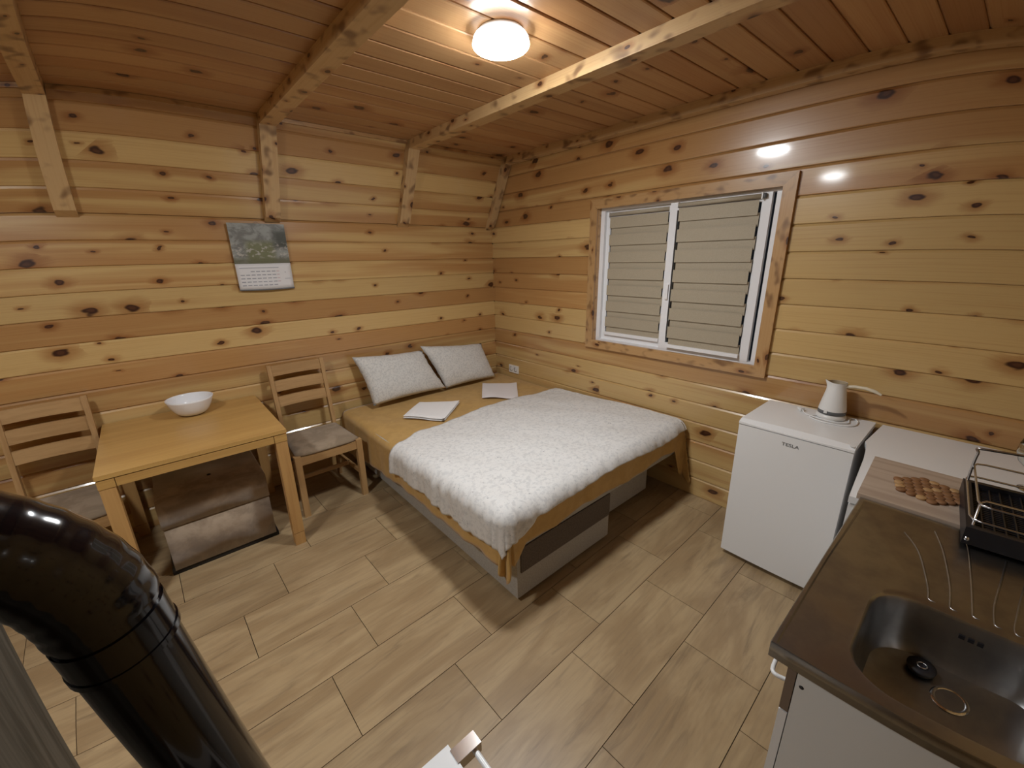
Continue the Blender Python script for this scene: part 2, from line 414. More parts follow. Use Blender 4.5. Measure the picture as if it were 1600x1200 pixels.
# the two walls behind the photographer, plain
struct(MB().box(XL - .1, .1, YF - .12, YF, -.01, Z0).prism([(YF, Z0), (YF - .1, Z0), (YF - .1 - YS, ZC + .02), (YF - YS, ZC + .02)], lambda y, z, d: (d, y, z), XL - .1, .1).build('wall_front', m_pine))
struct(MB().box(XL - .12, XL, YF - .1, .1, -.01, ZC).build('wall_left', m_pine))
# grey clad partition the flue runs into
struct(MB().box(-3.62, -3.08, -3.35, -2.385, 0, ZC).build('wall_partition', m_greywood, bevel=.004, seg=1))

# beams on the ceiling with their rafters down the slope
def beam(x, label, wd=.092, first=True):
    b = thing('ceiling_beam', label, 'beam', (x, -.15, Z0 - .03), group='pine beams across the ceiling')
    h = .058
    me = MB().box(0, -YF + 2 * YS, -wd / 2, wd / 2, 0, h)      # its own x along the room depth
    o = bpy.data.objects.new('beam', me.mesh('beam', m_beam, .006, 1)); C.objects.link(o); o.parent = b
    o.matrix_parent_inverse = b.matrix_basis.inverted()
    o.matrix_basis = Matrix.Translation((x, YS, ZC - h)) @ RZ90
    # rafter: follows the slope, its own x down the slope
    dirn = (Vector((0, 0, Z0)) - Vector((0, YS, ZC))).normalized(); nrm = Vector((0, -dirn.z, dirn.y)); 
    if nrm.y > 0: nrm = -nrm
    top = Vector((x, YS, ZC)); L = SLN
    poly = [(-.035, h * .98), (0.0, h), (L - .035, h * .9), (L + .030, .003), (L - .02, 0), (0, 0)]
    mb = MB(); mb.prism(poly, lambda u, v, d: (u, d, v), -wd / 2, wd / 2)
    o = bpy.data.objects.new('rafter', mb.mesh('rafter', m_beam, .005, 1)); C.objects.link(o); o.parent = b
    o.matrix_parent_inverse = b.matrix_basis.inverted()
    ax = dirn; az = nrm; ay = az.cross(ax)
    o.matrix_basis = Matrix(((ax.x, ay.x, az.x, top.x), (ax.y, ay.y, az.y, top.y), (ax.z, ay.z, az.z, top.z), (0, 0, 0, 1)))
    return b
beam(-2.965, 'rough knotty pine ceiling beam coming down above the square table')
beam(-1.957, 'rough knotty pine ceiling beam coming down onto the hanging calendar')
beam(-0.975, 'rough knotty pine ceiling beam coming down above the pillows')
beam(-0.045, 'rough knotty pine beam tight in the corner against the window wall', wd=.07)
beam(-3.955, 'rough knotty pine ceiling beam beyond the grey partition')
# thin strips where ceiling meets slope and window wall
t1 = MB().bar((XL, YS - .004, ZC - .012), (0, YS - .004, ZC - .012), .016, .022).build('trim_1', m_casing); struct(t1)

# ---------------------------------------------------------------- ceiling lamps
def lamp(x, y, label):
    l = thing('ceiling_lamp', label, 'lamp', (x, y, ZC), group='round ceiling lamps')
    R = .112
    local(l, 'lamp_base', MB().lathe([(0, -.001), (R - .022, -.001), (R - .022, -.010), (0, -.010)], (0, 0, 0), 40), m_plastic)
    local(l, 'lamp_rim', MB().lathe([(R - .022, -.010), (R - .010, -.016), (R - .003, -.026), (R, -.038), (R, -.046)], (0, 0, 0), 40), m_lamprim)
    prof = [(R * math.cos(a), -.046 - .030 * math.sin(a)) for a in [i * math.pi / 2 / 8 for i in range(0, 8)]] + [(0.001, -.076)]
    local(l, 'lamp_shade', MB().lathe(prof, (0, 0, 0), 40), m_lamp)
lamp(-1.475, -1.945, 'glowing round white dome lamp on the ceiling above the bed')
lamp(-3.50, -1.90, 'glowing round white dome lamp on the ceiling beside the grey partition')

# ---------------------------------------------------------------- window
win = struct(bpy.data.objects.new('window_1', None)); C.objects.link(win); win.location = (0, (wy0 + wy1) / 2, wz0)
def wpart(name, mb, mat, parent=None, bevel=.003): return mb.build(name, mat, parent or win, bevel, 1)
CW = .066
def casing(a, b, along):                    # mitred boards around the opening, each in its own coordinates
    (y0, z0), (y1, z1) = a, b
    L = math.hypot(y1 - y0, z1 - z0); d = Vector((0, (y1 - y0) / L, (z1 - z0) / L)); nn = Vector((0, d.z, -d.y))
    mb = MB(); mb.prism([(0, 0), (L, 0), (L - CW, CW), (CW, CW)], lambda u, v, q: (u, q, v), -.022, .0)
    o = bpy.data.objects.new('casing', mb.mesh('casing', m_casing, .003, 1)); C.objects.link(o); o.parent = win
    o.matrix_parent_inverse = win.matrix_basis.inverted()
    ay = nn.cross(d)
    M = Matrix(((d.x, 1 if True else 0, nn.x, 0), (d.y, 0, nn.y, y0), (d.z, 0, nn.z, z0), (0, 0, 0, 1)))
    o.matrix_basis = M
oy0, oy1, oz0, oz1 = -2.618, -1.248, .972, 2.104
casing((oy1, oz0), (oy0, oz0), 0); casing((oy0, oz0), (oy0, oz1), 0); casing((oy0, oz1), (oy1, oz1), 0); casing((oy1, oz1), (oy1, oz0), 0)
# lining of the reveal
lin = MB(); 
wpart('lining', MB().box(0, .09, wy1 - .008, wy1, wz0, wz1), m_casing); wpart('lining', MB().box(0, .09, wy0, wy0 + .008, wz0, wz1), m_casing)
wpart('lining', MB().box(0, .09, wy0 + .008, wy1 - .008, wz0, wz0 + .008), m_casing); wpart('lining', MB().box(0, .09, wy0 + .008, wy1 - .008, wz1 - .008, wz1), m_casing)
a0, a1, b0, b1 = wy0 + .008, wy1 - .008, wz0 + .008, wz1 - .008
fr = MB(); 
for q in ((a0, a0 + .035, b0, b1), (a1 - .035, a1, b0, b1), (a0 + .035, a1 - .035, b0, b0 + .032), (a0 + .035, a1 - .035, b1 - .032, b1)): fr.box(.028, .088, *q)
wpart('window_frame', fr, m_pvc)
def sash(y0, y1, x0, x1):
    m = MB(); k = .05; z0, z1 = b0 + .030, b1 - .030
    for q in ((y0, y0 + k, z0, z1), (y1 - k, y1, z0, z1), (y0 + k, y1 - k, z0, z0 + k), (y0 + k, y1 - k, z1 - k, z1)): m.box(x0, x1, *q)
    s_ = wpart('sash', m, m_pvc)
    g = MB().box((x0 + x1) / 2 - .002, (x0 + x1) / 2 + .002, y0 + k, y1 - k, z0 + k, z1 - k).build('pane', m_glass, s_)
    return s_
sash(-1.915, a1 - .02, .056, .084)
s2 = sash(a0 + .055, -1.885, .026, .053)
MB().box(.012, .026, -1.928, -1.908, 1.40, 1.50).build('handle', m_pvc, s2, .004)
def blind(y0, y1, x, z0, z1, label):
    b = thing('roller_blind', label, 'blind', (x, (y0 + y1) / 2, z0), group='beige day-and-night blinds')
    nsl = 7; p = (z1 - .03 - z0) / nsl
    bp = lambda nm, mb, mt_, bv=0: mb.build(nm, mt_, b, bv, 1)
    bp('roller', MB().lathe([(0, y0 - .004), (.013, y0 - .004), (.013, y1 + .004), (0, y1 + .004)], (x, 0, z1), 16, 'Y'), m_blind)
    for yy in (y0 - .010, y1 + .004): bp('bracket', MB().box(x - .014, x + .016, yy, yy + .006, z1 - .017, z1 + .017), m_pvc, .004)
    bp('bracket_knob', MB().lathe([(0, -.012), (.014, -.012), (.014, 0), (0, 0)], (x, y0 - .012, z1), 14, 'Y'), m_grey)
    for i in range(nsl):
        zt = z1 - .02 - i * p
        bp('slat', MB().box(x - .0065, x - .0050, y0 + .006, y1 - .002, zt - p * .62, zt), m_blind)        # front cloth band
        bp('slat', MB().box(x + .0040, x + .0055, y0, y1 - .010, zt - p - .012, zt - p * .52), m_blind)    # band behind, filling the gap
        bp('slat_shadow_edge', MB().box(x - .0070, x - .0048, y0 + .006, y1 - .002, zt - .004, zt - .0005), m_blind)  # thin strip added to stand in for the shadow edge of each band
    bp('bottom_rail', MB().box(x - .008, x + .008, y0, y1, z0 - .012, z0 + .012), m_pvc, .004)
    return b
blind(-1.872, -1.392, .046, 1.096, 1.994, 'beige banded blind on the window sash nearer the bed corner')
blind(-2.441, -1.955, .012, 1.074, 2.004, 'beige banded blind on the window sash nearer the refrigerator')
# dark outdoors behind the glass
# ---------------------------------------------------------------- power outlet
o = thing('power_outlet', 'white double socket on the pine wall beside the pillows', 'outlet', (0, -.300, .588))
local(o, 'cover_plate', MB().box(-.012, 0, -.072, .072, -.04, .04), m_plastic, bevel=.005)
for yy in (-.034, .034):
    s_ = local(o, 'socket', MB().lathe([(.024, -.0145), (.026, -.012), (.020, -.012), (.018, -.0065), (0.0005, -.0065)], (0, yy, 0), 24, 'X'), m_plastic)
    for k in (-.0095, .0095): local(o, 'pin_hole', MB().lathe([(.0025, -.0068), (.0001, -.0068)], (0, yy + k, 0), 8, 'X'), m_black, s_)

# ---------------------------------------------------------------- bed
bx0, bx1, by0, by1 = -1.700, -.030, -2.165, -.035   # mattress
def ztop(y_):
    f = min(1, max(0, (-y_ - .7) / 1.3)); f = f * f * (3 - 2 * f); return .497 + .050 * f
bed = thing('sofa_bed', 'pulled-out sofa bed with grey upholstered base in the window corner', 'bed', (-.86, -1.1, 0))
bp = lambda nm, mb, mt_, bv=.012: mb.build(nm, mt_, bed, bv, 2)
bp('base_box', MB().box(-1.622, -.862, -2.15, -.06, .025, .325), m_basegrey, .008)
bp('base_box', MB().box(-.852, -.235, -2.03, -.06, .04, .325), m_basegrey, .008)
bp('front_panel', MB().box(-1.600, -.866, -2.158, -2.1495, .175, .322), m_basebrown, .003)
for px, py in ((-1.57, -2.08), (-.92, -2.08), (-1.57, -.12), (-.92, -.12), (-.30, -1.97), (-.30, -.12)): bp('foot', MB().box(px - .025, px + .025, py - .025, py + .025, 0, .045), m_black, .003)
def matfn(u, v):
    return None
mm = MB()
nx, ny = 14, 18
vv = []; 
for j in range(ny + 1):
    for i in range(nx + 1):
        x_ = bx0 + .012 + (bx1 - bx0 - .024) * i / nx; y_ = by0 + .012 + (by1 - by0 - .024) * j / ny
        vv.append((x_, y_, ztop(y_) - .006))
mm.add(vv, [[j * (nx + 1) + i, j * (nx + 1) + i + 1, (j + 1) * (nx + 1) + i + 1, (j + 1) * (nx + 1) + i] for j in range(ny) for i in range(nx)], True)
bot = [(x_, y_, .327) for (x_, y_, z_) in vv]
o_ = len(mm.v); mm.add(bot, [[(j + 1) * (nx + 1) + i, (j + 1) * (nx + 1) + i + 1, j * (nx + 1) + i + 1, j * (nx + 1) + i] for j in range(ny) for i in range(nx)])
ring = [i for i in range(nx + 1)] + [j * (nx + 1) + nx for j in range(1, ny + 1)] + [ny * (nx + 1) + i for i in range(nx - 1, -1, -1)] + [j * (nx + 1) for j in range(ny - 1, 0, -1)]
for a, b in zip(ring, ring[1:] + ring[:1]): mm.f.append([a, b, b + o_, a + o_]); mm.sm.append(False)
mm.build('mattress', m_mattress, bed, .025, 3, True)

def smooth01(t_): t_ = min(1, max(0, t_)); return t_ * t_ * (3 - 2 * t_)
def drape(x0, x1, yf, yh, lift, hemL, hemF, hemR, nxi, nyi, no, rr=.05, wave=.012, seed=0, head=None, flare=.10, cornerflare=.2, crease=0.0):
    """a cloth lying on the mattress, hanging over its left side, foot and right side; hem lengths are functions"""
    rg = random.Random(seed); ph = [rg.uniform(0, 6.28) for _ in range(8)]
    def place(s, t, a, b, c):
        # s,t: point on top (x, y); a,b,c: overhang left, foot, right
        z = ztop(t) + lift + .003 * math.sin(7 * s + ph[0]) * math.sin(6 * t + ph[1]) + .002 * math.sin(17 * s + 9 * t + ph[2])
        dx, dy = -a + c, -b
        d = math.hypot(dx, dy)
        z += crease * .35 * mnoise.noise((9 * s + 2 * t, 7 * t, 1.0 + seed)) + crease * .18 * mnoise.noise((21 * s, 17 * t, 3.0 + seed))
        if d < 1e-9: return (s, t, z)
        ux, uy = dx / d, dy / d
        q = math.pi * rr / 2
        if d < q: al = d / rr; outw = rr * math.sin(al); dn = rr * (1 - math.cos(al))
        else: outw = rr; dn = rr + (d - q)
        corner = 2 * abs(ux * uy)
        outw += crease * min(1, max(0, dn - .02) / .06) * mnoise.noise((20 * s, 20 * t, 5.0 + seed))
        f = min(1, dn / .25)
        par = (t * 1.0 if abs(ux) > abs(uy) else s) + .35 * math.atan2(uy, ux)
        wv = math.sin(21 * par + ph[3]) * .6 + math.sin(37 * par + ph[4]) * .4
        outw += flare * max(0, dn - rr) * .3 + wave * wv * f + cornerflare * corner * max(0, dn - rr * .5) * (0.55 + .45 * math.sin(11 * math.atan2(uy, ux)))
        dn *= 1 - .12 * corner
        x_, y_, z_ = s + ux * outw, t + uy * outw, z - dn
        x_ = min(x_, -.013 - lift * .2)
        return (x_, y_, max(.006, z_))
    us = [('L', 1 - i / no) for i in range(no)] + [('I', i / nxi) for i in range(nxi + 1)] + [('R', (i + 1) / no) for i in range(no)]
    vs_ = [('F', 1 - i / no) for i in range(no)] + [('I', i / nyi) for i in range(nyi + 1)]
    ix0, ix1, iyf = x0 + rr, x1 - rr * .4, yf + rr
    V = []
    for kv, tv in vs_:
        for ku, tu in us:
            fx = 0 if ku == 'L' else 1 if ku == 'R' else tu
            fy = 0 if kv == 'F' else tv
            s = ix0 + (ix1 - ix0) * fx
            yh_ = yh if head is None else head(fx)
            t = iyf + (yh_ - iyf) * fy
            a = tu * hemL(fy) if ku == 'L' else 0
            c = tu * hemR(fy) if ku == 'R' else 0
            b = tv * hemF(fx) if kv == 'F' else 0
            V.append(place(s, t, a, b, c))
    W = len(us); F = [[j * W + i, j * W + i + 1, (j + 1) * W + i + 1, (j + 1) * W + i] for j in range(len(vs_) - 1) for i in range(W - 1)]
    return MB().add(V, F, True)
sh = drape(bx0 - .012, bx1 + .008, by0 - .008, -.045, .004,
           lambda f: .310 + .012 * math.sin(9 * f) + .06 * smooth01((f - .72) / .2),
           lambda f: .215 + .012 * math.sin(13 * f) + .09 * smooth01(1 - f / .05) + .22 * smooth01((f - .93) / .07),
           lambda f: .10 + .25 * smooth01(1 - f / .05), 60, 84, 16, crease=.006, seed=3, wave=.007)
sheet = solid(sh.build('bed_sheet', m_gold), .003); tag(sheet, 'mustard yellow sheet stretched over the bed and hanging at its foot', 'bedsheet')
du = drape(bx0 - .030, bx1 + .006, by0 - .022, -.90, .016,
           lambda f: .232 + .012 * math.sin(6 * f),
           lambda f: .105 + .008 * math.sin(10 * f) + .09 * smooth01(1 - f / .10),
           lambda f: .012, 110, 84, 18, crease=.013, seed=5, wave=.015, rr=.075, cornerflare=.12,
           head=lambda f: -.90 - .035 * math.sin(7 * f + .6) - .10 * smooth01(1 - f / .12))
duvet = solid(du.build('duvet', m_duvet), .014, 1); tag(duvet, 'off-white duvet with tiny grey sprigs spread over the lower bed', 'duvet')

def pillow(c, label, seed, thick=.075):
    """c: TL TR BR BL corners of the leaning pillow"""
    TL_, TR_, BR_, BL_ = [Vector(q) for q in c]; rg = random.Random(seed); p0, p1 = rg.uniform(0, 6), rg.uniform(0, 6)
    nrm = (TR_ - TL_).cross(BL_ - TL_).normalized()
    if nrm.y > 0: nrm = -nrm
    n_ = 26
    def face(sg):
        def fn(u, v):
            base = TL_ * (1 - u) * (1 - v) + TR_ * u * (1 - v) + BR_ * u * v + BL_ * (1 - u) * v
            su, sv = 2 * u - 1, 2 * v - 1
            e = (max(0, 1 - abs(su) ** 2.6) * max(0, 1 - abs(sv) ** 2.6)) ** .55
            pin = .10 * (1 - abs(su) ** 2) * (sv ** 3) + 0
            ctr = (TL_ + TR_ + BR_ + BL_) / 4
            k = 1 - .055 * ((1 - su * su) * abs(sv) ** 3 + (1 - sv * sv) * abs(su) ** 3)
            q = ctr + (base - ctr) * k
            wr_ = .004 * math.sin(18 * u + 7 * v + p0) * math.sin(13 * v - 5 * u + p1) * (1 - e * .5)
            return q + nrm * (sg * (thick * e + .004) + wr_)
        return fn
    mb = MB().grid(face(1), n_, n_).grid(face(-1), n_, n_)
    me_b = mb.build('pillow', m_print, None, 0, 2, True)
    bm = bmesh.new(); bm.from_mesh(me_b.data); bmesh.ops.remove_doubles(bm, verts=bm.verts, dist=.0088); bmesh.ops.recalc_face_normals(bm, faces=bm.faces); bm.to_mesh(me_b.data); bm.free()
    for p in me_b.data.polygons: p.use_smooth = True
    tag(me_b, label, 'pillow', 'sprigged pillows at the head of the bed'); return me_b
pillow([(-1.575, -.085, .945), (-.945, -.085, .905), (-.805, -.235, .545), (-1.505, -.235, .545)], 'grey-white sprigged pillow standing at the open side of the bed', 1)
pillow([(-.960, -.090, .945), (-.262, -.085, .870), (-.200, -.225, .530), (-.800, -.225, .535)], 'grey-white sprigged pillow standing nearer the window wall', 2)

def towel(c, z, label, mat, layers, sag=0.0):
    t = thing('folded_towel', label, 'towel', (sum(p[0] for p in c) / 4, sum(p[1] for p in c) / 4, z), group='folded towels on the mustard sheet')
    A, B, D, E_ = [Vector((p[0], p[1], 0)) for p in c]
    for i in range(layers):
        h = .013; zb = z + i * (h + .002)
        ins = .006 * i
        def fn(top):
            def g(u, v):
                q = A * (1 - u) * (1 - v) + B * u * (1 - v) + D * u * v + E_ * (1 - u) * v
                ctr = (A + B + D + E_) / 4; q = ctr + (q - ctr) * (1 - ins)
                e = min(1, 9 * min(u, 1 - u, v, 1 - v)) ** .5
                wv = sag * math.sin(math.pi * (u * 1.5 + v * .8))
                return Vector((q.x, q.y, zb + h / 2 + (h / 2 * e if top else -h / 2 * e) + max(0, wv)))
            return g
        mb = MB().grid(fn(True), 16, 16).grid(fn(False), 16, 16)
        mb.build('towel_fold', mat, t, 0, 2, True)
    return t
towel([(-1.425, -.585), (-1.228, -.870), (-.900, -.600), (-1.165, -.385)], .507, 'white towel folded in two layers lying on the open side', m_towel, 2, .006)
towel([(-.690, -.640), (-.470, -.885), (-.165, -.520), (-.415, -.285)], .507, 'greyish white folded towel lying in front of the window-side pillow', m_towel2, 1, .010)

# ---------------------------------------------------------------- table
tb = thing('dining_table', 'square light beech table against the back wall', 'table', (-2.687, -.455, 0))
tp = lambda nm, mb, mt_, bv=.003: mb.build(nm, mt_, tb, bv, 2)
tx0, tx1, ty0, ty1, tz = -3.090, -2.284, -.888, -.020, .775
tp('tabletop', MB().box(tx0, tx1, ty0, ty1, tz - .022, tz), m_tablewood, .004)
ap = .012
tp('apron', MB().box(tx0 + .07, tx1 - .07, ty0 + .003, ty0 + .023, tz - .070, tz - .027), m_tablewood)
tp('apron', MB().box(tx0 + .07, tx1 - .07, ty1 - .023, ty1 - .003, tz - .070, tz - .027), m_tablewood)
tp('apron', MB().box(tx0 + .003, tx0 + .023, ty0 + .07, ty1 - .07, tz - .070, tz - .027), m_tablewood)
tp('apron', MB().box(tx1 - .023, tx1 - .003, ty0 + .07, ty1 - .07, tz - .070, tz - .027), m_tablewood)
for sx in (0, 1):
    for sy in (0, 1):
        x_ = tx0 + .003 if sx == 0 else tx1 - .067; y_ = ty0 + .003 if sy == 0 else ty1 - .067
        tp('corner_block', MB().box(x_, x_ + .064, y_, y_ + .064, tz - .0715, tz - .027), m_tablewood)
        lg = tp('leg', MB().box(x_ + .002, x_ + .062, y_ + .002, y_ + .062, .085, tz - .073), m_tableleg, .004)
        MB().box(x_ + .003, x_ + .061, y_ + .003, y_ + .061, 0, .082).build('leg_foot', m_tableleg, lg, .004)
tp('mounting_rail', MB().box(tx0 + .01, tx1 - .01, ty0 + .012, ty1 - .012, tz - .028, tz - .022), m_tableleg, 0)

# ---------------------------------------------------------------- chairs
def chair(x, y, label):
    c = thing('dining_chair', label, 'chair', (x, y, 0), group='beech chairs at the table')
    lp = lambda nm, mb, mt_, bv=.004, par=None: local(c, nm, mb, mt_, par, bv, 2)
    # own coordinates: front is -y, back at y ~ 0.0
    wf, wb_ = .205, .180
    for s in (-1, 1):
        m = MB().bar((s * wf, -.475, 0), (s * wf, -.475, .455), .038, .038, (0, 1, 0), .040, .042)
        lp('leg', m, m_chairleg)
        m = MB().bar((s * wb_, -.010, 0), (s * wb_, -.055, .45), .026, .040, (0, 1, 0), .026, .046)
        m.bar((s * wb_, -.055, .45), (s * wb_, .030, .985), .026, .046, (0, 1, 0), .026, .030)
        lp('leg', m, m_chairleg)
        lp('side_rail', MB().bar((s * (wf - .004), -.455, .415), (s * (wb_ + .002), -.075, .415), .022, .055), m_chairwood)
        lp('stretcher', MB().bar((s * (wf - .004), -.455, .185), (s * (wb_ + .002), -.045, .185), .018, .03), m_chairwood)
    lp('front_rail', MB().box(-wf + .019, wf - .019, -.487, -.465, .385, .445), m_chairwood)
    lp('back_rail', MB().box(-wb_ + .013, wb_ - .013, -.070, -.050, .39, .44), m_chairwood)
    lp('stretcher', MB().box(-wf + .01, wf - .01, -.262, -.244, .172, .20), m_chairwood)
    def slat(z0, z1):
        def fn(side):
            def g(u, v):
                z = z0 + (z1 - z0) * v; x_ = (-wb_ + .008) + (2 * wb_ - .016) * u
                yb = -.055 + (z - .45) / .535 * .085
                return Vector((x_, yb + .018 * math.sin(math.pi * u) + side * .008, z))
            return g
        m = MB(); n_ = 10; f = [fn(-1)(i / n_, v) for v in (0, 1) for i in range(n_ + 1)]; b = [fn(1)(i / n_, v) for v in (0, 1) for i in range(n_ + 1)]
        k = n_ + 1; V = f + b; o_ = 2 * k; F = []
        for i in range(n_):
            F += [[i, i + 1, k + i + 1, k + i], [o_ + i + 1, o_ + i, o_ + k + i, o_ + k + i + 1], [k + i, k + i + 1, o_ + k + i + 1, o_ + k + i], [i + 1, i, o_ + i, o_ + i + 1]]
        F += [[0, k, o_ + k, o_], [n_, o_ + n_, o_ + k + n_, k + n_]]
        m.add(V, F); lp('slat', m, m_chairwood, .002)
    slat(.905, .978); slat(.790, .868); slat(.678, .752)
    # padded seat, wider in front, rounded corners
    def seatpt(u, v, top):
        t_ = v; w_ = (.214 * (1 - t_) + .192 * t_); yy = -.492 + .43 * t_
        x_ = (2 * u - 1) * w_
        e = min(1, 7 * min(u, 1 - u, v, 1 - v)); e = math.sqrt(max(0, 1 - (1 - e) ** 2))
        rc = .03 * (abs(2 * u - 1) ** 6) * (1 - v) ** 8
        return Vector((x_, yy + rc, (.462 + .020 * e + .004 * math.sin(math.pi * u) * math.sin(math.pi * v)) if top else .448))
    m = MB().grid(lambda u, v: seatpt(u, v, True), 18, 18).grid(lambda u, v: seatpt(u, v, False), 18, 18)
    n_ = 18; k = n_ + 1; o_ = k * k
    rg_ = [i for i in range(k)] + [j * k + n_ for j in range(1, k)] + [n_ * k + i for i in range(n_ - 1, -1, -1)] + [j * k for j in range(n_ - 1, 0, -1)]
    for a, b in zip(rg_, rg_[1:] + rg_[:1]): m.f.append([b, a, a + o_, b + o_]); m.sm.append(True)
    lp('seat', m, m_seat, 0)
    return c
chair(-1.995, -.115, 'slatted beech chair with taupe padded seat between table and bed')
chair(-3.300, -.115, 'slatted beech chair with padded seat at the stove side of the table')

# ---------------------------------------------------------------- ottoman
ot = thing('ottoman', 'brown suede storage ottoman pushed under the table', 'ottoman', (-2.667, -.46, 0))
op = lambda nm, mb, mt_, bv, sg=3: mb.build(nm, mt_, ot, bv, sg, True)
op('body', MB().box(-2.925, -2.412, -.690, -.225, .032, .300), m_suede, .012)
op('cushion', MB().box(-2.930, -2.408, -.697, -.220, .304, .452), m_suede, .045, 4)
op('plinth', MB().box(-2.940, -2.398, -.680, -.235, 0, .030), m_black, .004)
op('button', MB().lathe([(0.0005, .006), (.008, .005), (.012, 0)], (-2.667, -.46, .452), 14), m_black, 0)

# ---------------------------------------------------------------- bowl on the table
bl = thing('salad_bowl', 'white glass bowl with a flared rim standing on the table', 'bowl', (-2.655, -.190, tz))
R = .124; H_ = .108
pr = []
for i in range(13):
    a = i / 12; pr.append((.040 + (R - .040) * (a ** .55), .004 + H_ * a ** 1.4))
inner = [(r_ - .004, z_ + .003 if i < 12 else z_) for i, (r_, z_) in enumerate(pr)]
local(bl, 'body', MB().lathe([(.001, 0), (.038, 0)] + pr + inner[::-1] + [(.001, .007)], (0, 0, 0), 48), m_ceramic)
local(bl, 'foot_ring', MB().lathe([(.036, .006), (.040, .006), (.040, .0), (.036, 0), (.036, .006)], (0, 0, 0), 32), m_ceramic)

# ---------------------------------------------------------------- calendar
ca = thing('wall_calendar', 'wall calendar with a landscape photo hanging on the pine boards', 'calendar', (-2.064, -.012, 1.515))
ca.rotation_euler = (math.radians(1.5), 0, 0)
W2 = .170
local(ca, 'picture_page', MB().box(-W2, W2, -.004, -.002, .172, .436), m_calpic).location = (0, 0, 0)
pg = local(ca, 'month_page', MB().grid(lambda u, v: Vector((-W2 + 2 * W2 * u, -.006 - .012 * math.sin(math.pi * u) * (1 - v), .004 + .172 * v)), 12, 6), m_paper); solid(pg, .001)
rod = local(ca, 'bottom_rod', MB().tube([(-W2 - .002, -.008, .002), (-W2 / 2, -.015, .0), (0, -.019, -.001), (W2 / 2, -.015, .0), (W2 + .002, -.008, .002)], .004, 8), m_grey)
def ink(x0, x1, z, h, mt_):
    def yy(x_): u = (x_ + W2) / (2 * W2); v = (z - .004) / .172; return -.0074 - .012 * math.sin(math.pi * u) * (1 - v)
    local(ca, 'printed_line', MB().add([(x0, yy(x0), z - h), (x1, yy(x1), z - h), (x1, yy(x1), z), (x0, yy(x0), z)], [[0, 1, 2, 3]]), mt_)
for i in range(6):
    z = .150 - i * .023
    x = -.150 + (.063 if i == 1 else 0)
    while x < .062:
        ink(x, x + .024 if i else x + .03, z, .004 if i == 0 else .006, m_ink); x += .032 if i else .03
for i in range(1, 5): ink(.070, .088, .150 - i * .023, .006, m_pink)
ink(.118, .154, .072, .003, m_ink); ink(.124, .128, .120, .010, m_ink)
local(ca, 'hanging_loop', MB().tube([(-.02, -.003, .435), (0, -.003, .446), (.02, -.003, .435)], .0012, 6), m_grey)

# ---------------------------------------------------------------- refrigerator
fx0, fx1, fy0, fy1 = -.472, -.030, -3.160, -2.672
fr_ = thing('refrigerator', 'small white under-counter refrigerator beside the bed', 'refrigerator', (-.25, -2.916, 0))
fp = lambda nm, mb, mt_, bv=.008, par=None: mb.build(nm, mt_, par or fr_, bv, 3)
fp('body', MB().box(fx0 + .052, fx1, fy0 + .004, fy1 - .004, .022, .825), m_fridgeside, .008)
dm = MB()
nn_ = 12; V = []
for z in (.028, .822):
    for i in range(nn_ + 1):
        u = i / nn_; yy = fy1 + (fy0 - fy1) * u; V.append((fx0 + .005 - .005 * math.sin(math.pi * u), yy, z))
k = nn_ + 1
V += [(fx0 + .045, fy1, .028), (fx0 + .045, fy0, .028), (fx0 + .045, fy1, .822), (fx0 + .045, fy0, .822)]
F = [[i, i + 1, k + i + 1, k + i] for i in range(nn_)] + [list(range(nn_ + 1)) + [2 * k + 1, 2 * k], list(range(k, 2 * k)) + [2 * k + 3, 2 * k + 2], [0, k, 2 * k + 2, 2 * k], [nn_, 2 * k + 1, 2 * k + 3, k + nn_], [2 * k, 2 * k + 1, 2 * k + 3, 2 * k + 2]]
door = fp('door', dm.add(V, F), m_fridge, .010)
fp('gasket', MB().box(fx0 + .044, fx0 + .053, fy0 + .01, fy1 - .01, .035, .815), m_rubber, 0)
# top: front lip slopes down in a shallow arc
tm = MB(); V = []
nn_ = 14
for i in range(nn_ + 1):
    u = i / nn_; yy = fy1 + .001 + (fy0 - fy1 - .002) * u; s = math.sin(math.pi * u)
    V += [(fx0 + .001, yy, .826), (fx0 + .001, yy, .838 - .006 * s), (fx0 + .030 + .014 * s, yy, .850), (fx1, yy, .850), (fx1, yy, .826)]
F = [[i * 5 + j, (i + 1) * 5 + j, (i + 1) * 5 + (j + 1) % 5, i * 5 + (j + 1) % 5] for i in range(nn_) for j in range(5)] + [[0, 1, 2, 3, 4], [nn_ * 5 + j for j in (4, 3, 2, 1, 0)]]
fp('top', tm.add(V, F), m_fridge, .004)
for px, py in ((fx0 + .06, fy0 + .05), (fx0 + .06, fy1 - .05), (fx1 - .06, fy0 + .05), (fx1 - .06, fy1 - .05)): fp('foot', MB().lathe([(0, 0), (.018, 0), (.018, .026), (0, .026)], (px, py, 0), 14), m_black, 0)
fp('hinge_cover', MB().box(fx0 + .012, fx0 + .075, fy0 + .004, fy0 + .022, .8495, .8505), m_fridge, .003)
